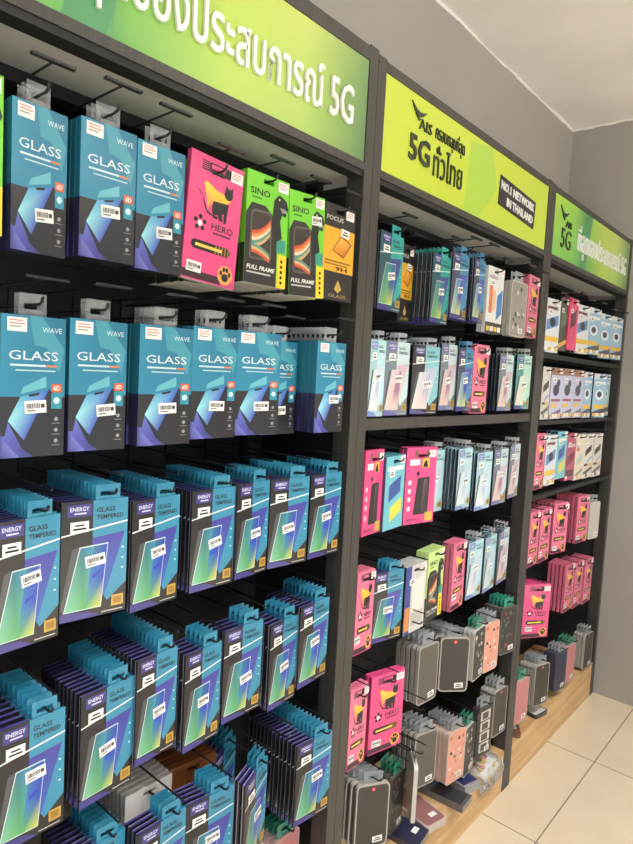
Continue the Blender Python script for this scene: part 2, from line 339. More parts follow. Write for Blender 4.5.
def hero(key, phone=False, W=.112, H=.203, pk=PINK, words=True):
    t = .0105; b = MB(W, H)
    sx0, sx1, sz0, sz1 = -.014, .014, H - .026, H - .018
    b.slotted(-W / 2, W / 2, 0, H, t, sx0, sx1, sz0, sz1, pk)
    b.box(-W / 2, W / 2, .0004, t, -.0004, 0, C(205, 200, 194), skip='t')
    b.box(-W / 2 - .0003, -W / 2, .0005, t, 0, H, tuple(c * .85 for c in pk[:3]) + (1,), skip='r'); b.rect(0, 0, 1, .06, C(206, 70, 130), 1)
    if not phone:
        for a, c in (((.20, .88, .37, .955), INK), ((.63, .88, .78, .955), INK), ((.37, .88, .63, .90), INK), ((.37, .945, .63, .955), INK)): b.rect(*a, c, 1)
        for k in range(4): b.poly([(.20, .89 + k * .016), (.34, .875 + k * .016 + .02), (.34, .88 + k * .016 + .02), (.20, .897 + k * .016)], pk, 2)
        cape_cat(b, .54, .655, .0205)
        b.text('HERO', .46, .435, .88, .490, INK, 4, .012); b.rect(.50, .405, .84, .418, C(70, 30, 50), 3)
        for k in range(5):
            a = k * 2 * pi / 5 + .3; b.disc(.25 + .0095 * cos(a) / W, .46 + .0095 * sin(a) / H, .0042, INK, 3, n=6)
        b.disc(.25, .455, .005, WHITE, 4, n=7)
        b.disc(.19, .285, .0075, INK, 3); b.disc(.79, .285, .0075, INK, 3); b.rect(.19, .248, .79, .322, INK, 3)
        for k in range(5): b.poly([(.56 + k * .06, .252), (.59 + k * .06, .252), (.57 + k * .06 + .03, .318), (.54 + k * .06 + .03, .318)], C(150, 110, 60), 4)
        b.rect(.20, .272, .70, .296, C(232, 198, 92), 5)
        b.rect(0, .012, .72, .075, C(58, 30, 42), 2); paw(b, .80, .10, .011, INK, C(226, 160, 86))
        st = [('price', .040, H - .026, 0), ('barcode', -.030, .022, 0)]
    else:
        b.rect(.25, .875, .37, .965, C(120, 96, 90), 1); b.rect(.63, .875, .78, .965, C(120, 96, 90), 1)
        b.rect(.12, .77, .44, .845, WHITE, 2); b.rect(.52, .735, .76, .855, C(226, 190, 70), 2); b.poly([(.54, .74), (.72, .74), (.66, .84), (.58, .80)], INK, 3)
        b.poly([(.30, .12), (.40, .60), (.80, .61), (.78, .12)], C(46, 40, 44), 2); b.poly([(.56, .15), (.60, .58), (.77, .59), (.75, .15)], [C(70, 60, 66), C(110, 90, 100), C(60, 54, 60), C(50, 44, 50)], 3)
        b.disc(.40, .66, .006, INK, 3, n=8)
        for v in (.52, .41, .30, .18): b.rect(.10, v, .19, v + .055, C(236, 214, 224), 3)
        b.text('PRIVACY', .10, .04, .55, .075, C(90, 20, 50), 3, .012); b.rect(.70, .02, .95, .14, C(196, 170, 72), 3)
        st = [('price', .038, H - .026, 0)]
    design(key, 'screen_protector_box', 'glass pack', b.mesh('pink_box_card', M['print']), None, W, H, t, (0, sz1), st)
hero('hero'); hero('hero_phone', True, W=.112, H=.198); hero('hero_small', False, W=.100, H=.198, pk=C(224, 118, 148))

def sino(key, lime=C(118, 206, 52)):
    W, H, t = .105, .193, .012; b = MB(W, H)
    b.slotted(-W / 2, W / 2, 0, H, t, -.013, .013, H - .016, H - .008, lime)
    b.box(-W / 2, W / 2, .0004, t, -.0004, 0, C(205, 200, 194), skip='t')
    b.box(-W / 2 - .0003, -W / 2, .0005, t, 0, H * .35, C(40, 50, 40), skip='r')
    b.poly([(0, 0), (.76, 0), (.76, .40), (.60, .66), (.44, .72), (.12, .72), (0, .62)], C(46, 44, 44), 1)
    b.poly([(.10, .25), (.12, .62), (.17, .665), (.55, .675), (.60, .63), (.62, .25), (.58, .225), (.14, .22)], C(96, 92, 88), 2)
    b.poly([(.13, .26), (.145, .61), (.18, .645), (.54, .655), (.575, .62), (.59, .26), (.56, .24), (.15, .235)], C(60, 52, 48), 3)
    cols = (C(206, 84, 48), C(228, 140, 84), C(226, 206, 176), C(96, 146, 128), C(206, 170, 120))
    for k, cc in enumerate(cols):                              # bands of the rainbow wallpaper on the pictured phone
        o = .030 * k
        up = lambda w: (.145 + .43 * w, .475 - o + .13 * w * w); lo = lambda w: (.145 + .43 * w, .36 - o * .9 - .07 * w * w)
        for q in range(5):
            w0, w1 = q / 5, (q + 1) / 5
            (x0_, y0_), (x1_, y1_) = up(w0), up(w1); b.poly([(x0_, y0_ - .031), (x1_, y1_ - .031), (x1_, y1_), (x0_, y0_)], cc, 4)
            if k < 3: (x0_, y0_), (x1_, y1_) = lo(w0), lo(w1); b.poly([(x0_, y0_ - .028), (x1_, y1_ - .028), (x1_, y1_), (x0_, y0_)], cols[(k + 3) % 5], 5)
    b.text('SINO', .08, .80, .54, .858, C(24, 44, 20), 3, .02); b.rect(.12, .765, .34, .778, C(50, 110, 30), 3)
    b.poly([(.60, .62), (.64, .80), (.76, .86), (.94, .82), (.99, .75), (.97, .72), (.84, .755), (.95, .70), (.93, .67), (.84, .68), (.80, .62), (.86, .46), (.70, .42)], C(32, 40, 34), 6)
    b.poly([(.78, .745), (.95, .735), (.93, .71), (.84, .70)], C(150, 150, 146), 7); b.disc(.76, .815, .0022, C(206, 220, 120), 7, n=6)
    b.rect(.78, 0, 1, .31, C(238, 206, 50), 2)
    for v in (.05, .10, .15, .20, .25): b.disc(.88, v, .0034, INK, 3, n=8)
    b.rect(.74, .33, .96, .45, C(60, 150, 130), 4)
    b.text('FULL FRAME', .05, .125, .70, .165, WHITE, 6, .025, shear=.02); b.rect(.06, .09, .62, .105, C(190, 190, 190), 6)
    design(key, 'screen_protector_box', 'glass pack', b.mesh('lime_box_card', M['print']), None, W, H, t, (0, H - .008),
           [('price', .036, H - .022, 0), ('barcode', .026, .70 * H, 0)] if key == 'sino2' else [('price', .036, H - .022, 0)])
sino('sino'); sino('sino2'); sino('lime_pale', C(196, 222, 140))

def focus(key):
    W, H, t = .098, .19, .010; b = MB(W, H)
    b.slotted(-W / 2, W / 2, 0, H, t, -.013, .013, H - .018, H - .010, C(44, 40, 42))
    b.rect(0, .30, 1, .76, C(226, 170, 46), 1); b.text('FOCUS', .06, .83, .60, .875, C(200, 200, 196), 3, .015)
    b.poly([(.28, .52), (.55, .70), (.92, .63), (.66, .46)], C(120, 70, 40), 2); b.poly([(.31, .525), (.55, .68), (.87, .625), (.65, .48)], [C(220, 150, 50), C(240, 180, 80), C(226, 160, 60), C(206, 110, 40)], 3)
    b.rect(.06, .40, .9, .415, C(120, 90, 40), 3); b.rect(.06, .37, .8, .382, C(120, 90, 40), 3)
    b.text('9H', .40, .315, .80, .36, INK, 3, .025); b.poly([(.40, .12), (.52, .22), (.64, .12), (.52, .08)], C(190, 160, 80), 2); b.text('GLASS', .22, .03, .80, .065, C(170, 150, 90), 3, .01)
    design(key, 'screen_protector_box', 'glass pack', b.mesh('yellow_black_box', M['print']), None, W, H, t, (0, H - .010), [('price', .030, H - .024, 0), ('model', .016, .68 * H, -4)])
focus('focus')

def gadget(key, bg, blobs, foot, W=.104, H=.185, name='accessory_pack', side=None, t=.012):
    b = MB(W, H)
    b.slotted(-W / 2, W / 2, 0, H, t, -.013, .013, H - .018, H - .010, bg)
    if side: b.box(-W / 2 - .0003, -W / 2, .0005, t, 0, H, side, skip='r')
    for li_, (u0, v0, u1, v1, c, k) in enumerate(blobs):
        ly = 1 + li_
        if k == 'd': b.disc((u0 + u1) / 2, (v0 + v1) / 2, (u1 - u0) * W / 2, c, ly, n=12, sz=(v1 - v0) * H / ((u1 - u0) * W))
        elif k == 't': b.text(c[1], u0, v0, u1, v1, c[0], ly, .015)
        elif k == 's': b.poly([(u0, v0), (u1, v0 + .12), (u1, v1), (u0, v1 - .12)], c, ly)
        else: b.rect(u0, v0, u1, v1, c, ly)
    for i, c in enumerate(foot):
        b.rect(.06 + i * .23, .03, .25 + i * .23, .10, c, 8)
    design(key, name, 'accessory pack', b.mesh('printed_box_card', M['wrap']), None, W, H, t, (0, H - .010), [('price', .034, H - .020, 0), ('model', -.02, .72 * H, 0)])
YEL = C(232, 186, 62)
gadget('white_orange', C(224, 226, 226), [(.14, .30, .34, .72, C(222, 120, 70), 'r'), (.62, .20, .95, .70, C(62, 126, 196), 's'), (.08, .82, .6, .87, (C(120, 40, 90), 'HERO'), 't'), (0, 0, 1, .16, C(40, 40, 42), 'r'), (.36, .34, .52, .66, C(236, 190, 150), 'r')], [YEL, WHITE, YEL, WHITE], W=.106, H=.19)
gadget('lilac', C(192, 196, 224), [(.0, .0, 1, .2, C(110, 84, 130), 's'), (.2, .45, .75, .68, C(44, 40, 70), 'd'), (.5, .62, .8, .78, C(44, 40, 70), 'd'), (.1, .34, .9, .39, C(150, 70, 100), 'r'), (.12, .22, .6, .30, YEL, 'r'), (0, .86, 1, 1, C(150, 110, 90), 'r')], [YEL, WHITE, WHITE, YEL], W=.108, side=C(70, 76, 120))
gadget('sky', C(150, 190, 216), [(0, 0, 1, .24, C(66, 64, 90), 's'), (.18, .40, .8, .64, C(226, 232, 240), 'd'), (.3, .46, .66, .60, C(40, 44, 60), 'd'), (.08, .20, .9, .29, YEL, 'r'), (.1, .76, .9, .82, C(234, 238, 240), 'r'), (0, .88, .4, 1, C(220, 220, 220), 'r')], [YEL, WHITE, YEL, WHITE], W=.108, side=C(50, 60, 80))
gadget('white_blue', C(214, 220, 228), [(.1, .40, .9, .72, C(90, 140, 200), 's'), (.3, .48, .7, .66, C(34, 36, 44), 'd'), (.05, .20, .95, .30, YEL, 'r'), (0, 0, 1, .14, C(70, 70, 84), 's'), (.1, .80, .8, .86, C(120, 70, 80), 'r')], [WHITE, YEL, WHITE, YEL], W=.108, side=C(60, 66, 90))
gadget('white_black', C(218, 214, 206), [(.15, .50, .8, .76, C(30, 30, 32), 's'), (.35, .34, .9, .50, C(90, 150, 200), 's'), (.05, .06, .95, .26, C(90, 84, 80), 's'), (.1, .28, .5, .33, C(60, 60, 60), 'r'), (.62, .26, .88, .34, YEL, 'r')], [WHITE, C(90, 84, 80), WHITE, WHITE], W=.108, side=C(90, 90, 92))
gadget('white_strip', C(206, 206, 204), [(0, .0, .26, 1, C(58, 74, 150), 'r'), (.02, .05, .24, .40, C(214, 140, 70), 'r'), (.34, .2, .9, .86, C(226, 222, 214), 's'), (.34, .1, .9, .3, C(190, 186, 178), 'r')], [], W=.1, H=.18, side=C(36, 36, 44))
gadget('teal_yellow', C(110, 190, 206), [(.3, .10, .9, .42, C(214, 214, 80), 's'), (.2, .38, .8, .72, C(50, 84, 160), 's'), (.1, .80, .9, .86, WHITE, 'r')], [], W=.104, H=.18, side=C(44, 70, 96))
gadget('maroon', C(176, 74, 104), [(.15, .3, .85, .62, C(120, 44, 66), 's'), (.1, .70, .9, .77, C(216, 170, 180), 'r'), (.1, .08, .9, .22, C(84, 40, 52), 'r')], [WHITE], W=.104, H=.185, side=C(160, 60, 96))
gadget('cream', C(226, 216, 196), [(.1, .62, .5, .80, C(222, 110, 120), 'd'), (.2, .3, .85, .58, C(190, 206, 190), 's'), (.05, .06, .95, .24, C(150, 140, 120), 's')], [WHITE, YEL], W=.104, H=.185, side=C(180, 176, 168))
gadget('black_slim', C(34, 34, 36), [(.0, .04, 1, .24, YEL, 's'), (.2, .4, .8, .8, C(70, 110, 60), 's')], [], W=.104, H=.19, side=C(26, 26, 28))
gadget('pink_slim', C(226, 60, 120), [(.2, .4, .8, .8, C(90, 30, 50), 's')], [], W=.104, H=.19, side=C(222, 56, 112))
gadget('brown_box', C(120, 70, 34), [(.2, .3, .8, .8, C(160, 100, 50), 's')], [], W=.1, H=.176, name='screen_protector_box', side=C(120, 68, 30), t=.0075)
gadget('white_card', C(222, 218, 212), [(.2, .3, .8, .8, C(190, 186, 180), 's')], [], W=.1, H=.176, name='screen_protector_box', side=C(214, 208, 202), t=.0075)

def rounded(w, h, r, n=4):
    P = []
    for cx, cz, a0 in ((w / 2 - r, h - r, 0), (-w / 2 + r, h - r, 90), (-w / 2 + r, r, 180), (w / 2 - r, r, 270)):
        for k in range(n + 1):
            a = R(a0 + 90 * k / n); P.append((cx + r * cos(a), cz + r * sin(a)))
    return P
def prism(b, P, y0, y1, col, mi=0, side=None):
    n = len(P)
    b.face([(x, y0, z) for x, z in P][::-1][::-1], col, mi)
    b.face([(x, y1, z) for x, z in P][::-1], col, mi)
    for k in range(n):
        (x, z), (x2, z2) = P[k], P[(k + 1) % n]
        b.face([(x, y0, z), (x, y1, z), (x2, y1, z2), (x2, y0, z2)][::-1], side or col, mi)
def case(key, rim, back, tabc, W=.090, H=.165, t=.0115, dot=True, pattern=None, strip=False, tabmat='clear'):
    b = MB(W, H)
    prism(b, rounded(W, H, .012), 0, t, rim)                                  # the bumper of the case
    P = rounded(W - .007, H - .007, .010); L = -MB.L
    b.face([(x, L, z + .0035) for x, z in P], back, 1)
    if pattern:
        r2 = random.Random(hash_(key))
        for k in range(16):
            b.disc(.5 + r2.uniform(-.36, .36), r2.uniform(.10, .9), r2.uniform(.003, .008), pattern[k % len(pattern)], 3, n=7)
    if strip:
        for k in range(4):
            b.rect(.2, .08 + k * .22, .82, .08 + k * .22 + .19, C(206, 204, 200), 2); b.rect(.3, .10 + k * .22, .7, .10 + k * .22 + .14, C(60, 58, 58), 3)
    if dot: b.disc(.5, .92, .0055, C(206, 40, 66), 3); b.rect(.47, .905, .53, .935, C(236, 150, 160), 4)
    tb = MB(); tb.slotted(-.026, .026, H - .004, H + .030, .0010, -.012, .012, H + .010, H + .018, tabc, y=t * .5)
    design(key, 'phone_case', 'phone case', b.mesh('phone_case_body', [M['wrap'], M['case']]), tb.mesh('case_hang_tab', M[tabmat]), W, H, t, (0, H + .018),
           [('model', .018, .012, 4)])
def hash_(s): return sum(ord(c) * (i + 3) for i, c in enumerate(s))
M['case'] = printed('case_back_plastic', .45, .1, 0)
GREENT = C(46, 140, 116)
case('case_grey', C(176, 172, 166), C(66, 62, 58), (.7, .7, .68, 1))
case('case_clear', C(168, 166, 160), C(92, 88, 82), (.7, .7, .68, 1), dot=False)
case('case_peach', C(206, 180, 168), C(222, 158, 140), (.7, .7, .68, 1), dot=False, pattern=[C(40, 34, 34), C(236, 226, 216), C(206, 90, 70)])
case('case_pink', C(196, 168, 164), C(196, 128, 130), GREENT, dot=False, tabmat='print')
case('case_mono', C(200, 198, 192), C(60, 58, 56), GREENT, dot=False, pattern=[C(226, 224, 218), C(140, 138, 134), C(196, 160, 150)], tabmat='print')
case('case_strip', C(60, 58, 58), C(44, 42, 42), (.7, .7, .68, 1), dot=False, strip=True)
case('case_navy', C(70, 74, 90), C(50, 54, 76), (.7, .7, .68, 1), dot=False)
case('case_dark', C(96, 92, 86), C(56, 54, 52), GREENT, dot=False, pattern=[C(90, 120, 90), C(160, 60, 90), C(90, 88, 84)], tabmat='print')
case('case_white', C(206, 202, 196), C(190, 182, 176), (.8, .8, .78, 1), dot=False)
case('silver_blister', C(196, 192, 184), C(150, 146, 138), (.7, .7, .68, 1), W=.105, H=.172, dot=False, pattern=[C(60, 58, 54), C(214, 210, 204)])

ORD = ['', 'first', 'second', 'third', 'fourth', 'fifth', 'sixth', 'seventh', 'eighth', 'ninth', 'tenth', 'eleventh', 'twelfth', 'thirteenth', 'fourteenth', 'fifteenth', 'sixteenth', 'seventeenth', 'eighteenth']
DESC = dict(wave='teal glass box', energy='cyan-and-black glass pack', energy_teal='green-teal glass pack', energy_blue='blue glass pack', energy_pale='pale glass pack', energy_ice='ice-blue glass pack',
            energy_rose='rosy glass pack', mint='mint glass pack', hero='pink caped-cat box', hero_phone='pink privacy box', hero_small='pink caped-cat box', sino='lime dinosaur box', sino2='lime dinosaur box',
            lime_pale='pale lime box', focus='yellow-and-black glass box', white_orange='white-and-orange pack', lilac='lilac pack', sky='sky-blue pack', white_blue='white-and-blue pack', white_black='white-and-black pack',
            white_strip='white pack', teal_yellow='teal-and-yellow pack', maroon='maroon pack', cream='cream pack', black_slim='black slim box', pink_slim='pink slim box', brown_box='brown slim box', white_card='white card box',
            case_grey='grey phone case', case_clear='clear phone case', case_peach='peach patterned case', case_pink='pink phone case', case_mono='black-and-white patterned case', case_strip='black photo-strip case', case_navy='navy phone case',
            case_dark='dark patterned case', case_white='white phone case', silver_blister='silver blister pack')
BAYN = {1: 'near bay', 2: 'middle bay', 3: 'far bay'}
ROWN = {1: 'top row', 2: 'second row', 3: 'third row', 4: 'fourth row', 5: 'fifth row', 6: 'bottom row'}

# ------------------------------------------------------------------ the room
def struct(name, mb, mat): return tag(link(name, mb.mesh(name, mat)), kind='structure')
ZC = 2.675; YW = .312; XE = 2.012; XL = -3.2; YF = -4.2
b = MB(); b.box(XL, XE + .1, YF, YW + .1, -.1, 0); struct('floor', b, M['floor'])
b = MB()                                                     # slightly uneven painted ceiling
nx, ny = 60, 50
def cz(x, y): return ZC + .006 * sin(x * 5.1 + 1.3) * cos(y * 6.3) + .004 * sin(x * 13 + y * 9)
gx = [XL + (XE + .1 - XL) * i / nx for i in range(nx + 1)]; gy = [YF + (YW + .1 - YF) * j / ny for j in range(ny + 1)]
idx = {}
for i, x in enumerate(gx):
    for j, y in enumerate(gy): idx[i, j] = len(b.v); b.v.append((x, y, cz(x, y)))
for i in range(nx):
    for j in range(ny): b.f.append((idx[i, j], idx[i, j + 1], idx[i + 1, j + 1], idx[i + 1, j])); b.c.append([(.7, .7, .7, 1)] * 4); b.m.append(0)
b.box(XL, XE + .1, YF, YW + .1, ZC + .03, ZC + .1)
cm = b.mesh('ceiling', M['ceil']); smooth(cm); tag(link('ceiling', cm), kind='structure')
b = MB(); b.box(XL, XE + .1, YW, YW + .1, 0, ZC + .03); struct('wall_back', b, M['wall'])
b = MB(); b.box(XE, XE + .1, YF, YW, 0, ZC + .03); struct('wall_right', b, M['wall'])
b = MB()
for k in range(40):                                           # ragged filler bead where walls meet the ceiling
    x0 = .1 + k * .048; b.box(x0, x0 + .048, YW - .002 - .002 * rnd.random(), YW, ZC - .006 - .006 * rnd.random(), ZC + .02)
for k in range(20):
    y0 = YW - .05 - k * .048; b.box(XE - .002 - .002 * rnd.random(), XE, y0, y0 + .048, ZC - .006 - .006 * rnd.random(), ZC + .02)
struct('trim_1', b, M['ceil'])

# ------------------------------------------------------------------ shelving bays
BACK = .287
def bay(x0, x1, n, lw, rw, label, bars, hdr_top):
    root = empty('shelving_bay', ((x0 + x1) / 2, .15, 0)); xc = (x0 + x1) / 2
    tag(root, label, 'shelving', 'shelving bays along the wall')
    def part(name, bb, mat, bw=0):
        me = bb.mesh(name, M[mat]); o = link(name, me, root, (-xc, -.15, 0))
        if bw: bev(o, bw, 1)
        return o
    for a, c in ((x0, x0 + lw), (x1 - rw, x1)):
        b = MB(); b.box(a + .0004, c - .0004, 0, .045, 0, hdr_top); part('upright', b, 'upright', .0015)
    for a, c in ((x0 + .004, x0 + .014), (x1 - .014, x1 - .004)):
        b = MB(); b.box(a, c, .046, BACK - .001, .0, 1.86); part('side_panel', b, 'panel')
    b = MB(); b.box(x0 + .001, x1 - .001, BACK, .306, 0, 1.95)
    for k in range(14): z = .30 + k * .11; b.box(x0 + .015, x1 - .015, BACK - .003, BACK, z, z + .085)
    part('back_panel', b, 'panel')
    i0, i1 = x0 + lw, x1 - rw
    b = MB(); b.box(i0, i1, .0, .02, 2.103, hdr_top - .004); b.box(i0, i1, .0, .02, 1.880, 1.897); part('header_frame', b, 'upright', .0015)
    b = MB(); b.box(i0, i1, .003, .034, 1.868, 1.8795); part('header_lip', b, 'panel', .001)
    b = MB(); b.box(i0, i1, .035, .165, 1.878, 1.890); part('soffit', b, 'soffit')
    b = MB(); b.box(i0, i1, .166, .186, 1.858, 1.9); b.box(i0, i1, .187, BACK - .001, 1.89, 1.9); part('header_rail', b, 'panel')
    b = MB(); b.box(i0, i1, .0215, .03, 1.881, 2.12); part('header_backing', b, 'panel')
    for z0, z1 in bars:
        b = MB(); b.box(i0 + .001, i1 - .001, .004, .024, z0, z1); part('crossbar', b, 'upright' if n == 2 else 'panel', .002)  # middle bay's bar coloured lighter for the light falling on it
    b = MB(); b.box(i0 + .002, i1 - .002, .001, .28, 0.001, .155); part('plinth', b, 'wood', .001)
    if n == 3:
        b = MB(); b.box(i1 - .016, i1 - .003, -.0015, .0008, .001, .153); part('edge_strip', b, 'upright')
    return root
bay(-.976, .0300, 1, .03, .03, 'near dark-framed shelving bay full of cyan and teal glass packs', [], 2.135)
bay(.0304, 1.0304, 2, .03, .03, 'middle dark-framed shelving bay under the plain lime sign', [(1.325, 1.352)], 2.128)
bay(1.0308, 2.0085, 3, .032, .028, 'far dark-framed shelving bay standing against the grey end wall', [(1.545, 1.562), (1.309, 1.324), (1.04, 1.055)], 2.125)

# ------------------------------------------------------------------ header signs
def sign(x0, x1, bg, label, build, z0=1.8975, z1=2.1025):
    root = empty('header_sign', ((x0 + x1) / 2, .002, z0)); tag(root, label, 'sign', 'green header signs')
    W, H = x1 - x0, z1 - z0
    b = MB(W, H); b.box(-W / 2, W / 2, 0, .012, 0, H, C(150, 190, 60), skip='f'); bg(b)
    link('sign_panel', b.mesh('sign_panel', M['sign']), root)
    build(root, W, H, x0, z0)
    return root
def letters(root, name, s, x0, z0, x1, z1, ox, oz, col, ext=.0015, bold=.015, rot=0):
    vs, fs = text_mesh(s, bold, .05); b = MB()
    a0 = min(v[0] for v in vs); a1 = max(v[0] for v in vs); b0 = min(v[1] for v in vs); b1 = max(v[1] for v in vs)
    for x, y, z in vs:
        q = (x - a0) / (a1 - a0)
        b.v.append((x0 + q * (x1 - x0) - ox, -.0008 - ext - z / .05 * ext * .9, z0 + (y - b0) / (b1 - b0) * (z1 - z0) + rot * q - oz))
    for f in fs: b.f.append(f); b.c.append([col] * len(f)); b.m.append(0)
    return link(name, b.mesh(name, M['sign']), root)
def bird(root, cx, cz_, s, ox, oz, col):
    b = MB()
    for P in ([(-1, .55), (-.6, .02), (-.05, -.3), (.05, .06), (-.4, .18)], [(-.05, -.3), (.5, -.1), (1, .3), (.45, .12), (.05, .06)], [(-.5, -.12), (-.02, -.5), (.45, -.26), (0, -.38)]):
        q = [(cx + x * s - ox, cz_ + y * s - oz) for x, y in P]
        prism(b, q, -.0035, -.0008, col)
    return link('bird_logo', b.mesh('bird_logo', M['sign']), root)
LIME = C(197, 215, 66); DKG = C(38, 52, 30)
def strips(b, cols):
    # printed colour field of the sign: horizontal run of colour stops (bottom colour, top colour)
    for (u0, a0, b0), (u1, a1, b1) in zip(cols, cols[1:]): b.rect(u0, 0, u1, 1, [a0, a1, b1, b0], 0)
def bg_dark(b):
    G1, G2, G3, G4 = C(150, 204, 72), C(86, 156, 84), C(190, 214, 88), C(112, 150, 92)
    strips(b, [(0, C(128, 196, 90), C(176, 214, 60)), (.22, C(120, 190, 84), G1), (.38, G2, C(60, 130, 84)), (.41, C(110, 174, 80), G1), (.60, C(176, 206, 84), G3), (.8, C(168, 200, 96), C(196, 214, 110)), (1, C(92, 132, 88), G4)])
    b.poly([(.30, 0), (.37, 0), (.43, 1), (.36, 1)], C(74, 146, 92), 1)
def bg_lime(b):
    strips(b, [(0, LIME, LIME), (.5, C(193, 213, 66), LIME), (1, C(197, 216, 72), C(194, 214, 68))])
    b.poly([(.40, 0), (.50, 0), (.60, .5), (.55, 1), (.42, .9)], C(172, 208, 76), 1)
SLOGAN = 'ที่สุดของประสบการณ์ 5G'
def build_dark(xa, name):
    def f(root, W, H, x0, z0):
        ox, oz = x0 + W / 2, z0
        bird(root, xa + .112, 2.050, .042, ox, oz, DKG)
        letters(root, 'lettering', 'AIS', xa + .130, 2.010, xa + .188, 2.033, ox, oz, DKG, bold=.01)
        letters(root, 'lettering', '5G', xa + .094, 1.935, xa + .190, 2.002, ox, oz, DKG, bold=.0)
        letters(root, 'lettering', SLOGAN, xa + .258, 1.926, xa + .878, 2.044, ox, oz, C(236, 238, 234), ext=.003, bold=.008)
    return f
def build_lime(root, W, H, x0, z0):
    ox, oz = x0 + W / 2, z0
    bird(root, .198, 2.064, .034, ox, oz, DKG)
    letters(root, 'lettering', 'AIS', .200, 2.030, .256, 2.055, ox, oz, DKG, bold=.0)
    letters(root, 'lettering', '5G', .163, 1.952, .254, 2.012, ox, oz, DKG, bold=.02)
    letters(root, 'lettering', 'ครอบคลุมที่สุด', .274, 2.020, .420, 2.070, ox, oz, DKG, bold=-.004)
    letters(root, 'lettering', 'ทั่วไทย', .272, 1.942, .416, 2.018, ox, oz, DKG, bold=.0)
    b = MB(); a = [(.634, 1.962), (.896, 1.943), (.902, 2.028), (.640, 2.046)]
    prism(b, [(x - ox, z - oz) for x, z in a], -.0012, -.0004, C(44, 42, 44)); lab = link('slogan_plate', b.mesh('slogan_plate', M['sign']), root)
    letters(lab, 'lettering', 'NO.1 NETWORK', .648, 2.008, .888, 2.032, ox, oz, WHITE, ext=.0012, bold=.02, rot=-.014)
    letters(lab, 'lettering', 'IN THAILAND', .690, 1.968, .882, 1.992, ox, oz, WHITE, ext=.0012, bold=.02, rot=-.012)
sign(-.944, -.001, bg_dark, 'green gradient sign with white Thai lettering at top left, cut off by frame', build_dark(-.929, ''))
sign(.0625, .9985, bg_lime, 'bright plain lime sign with black slogan plate in the middle bay header', build_lime)
sign(1.0645, 1.9785, bg_dark, 'smaller-looking green gradient sign farthest right beside the end wall', build_dark(1.043, ''))

# ------------------------------------------------------------------ hooks
def hook(x, z, y_tip, y_root, plate, label, group, tilt=0.0):
    root = empty('display_hook', (x, y_root, z)); tag(root, label, 'hook', group)
    d = y_tip - y_root
    key = (round(d, 3), plate)
    if key not in HK:
        b = MB(); b.tube([(0, 0, -.002), (0, d + .012, -.002), (0, d + .004, .001), (0, d, .006)] if 0 else [(0, 0, -.002), (0, d + .010, -.002), (0, d + .003, .001), (0, d, .007)], .0021, 6)
        u = MB(); u.tube([(0, 0, .030), (0, d - .008, .030)], .0017, 6)
        p = MB(); p.box(-.012, .012, -.004, 0, -.012, .042)
        pl = MB(); pl.box(-.028, .028, d - .014, d - .006, .0285, .0318)
        HK[key] = (b.mesh('hook_prong', M['black']), u.mesh('hook_arm', M['black']), p.mesh('hook_bracket', M['black']), pl.mesh('hook_ticket_bar', M['black']))
    a, u, p, pl = HK[key]
    link('prong', a, root); link('upper_arm', u, root); link('bracket', p, root)
    if plate: link('ticket_bar', pl, root)
    return root
HK = {}

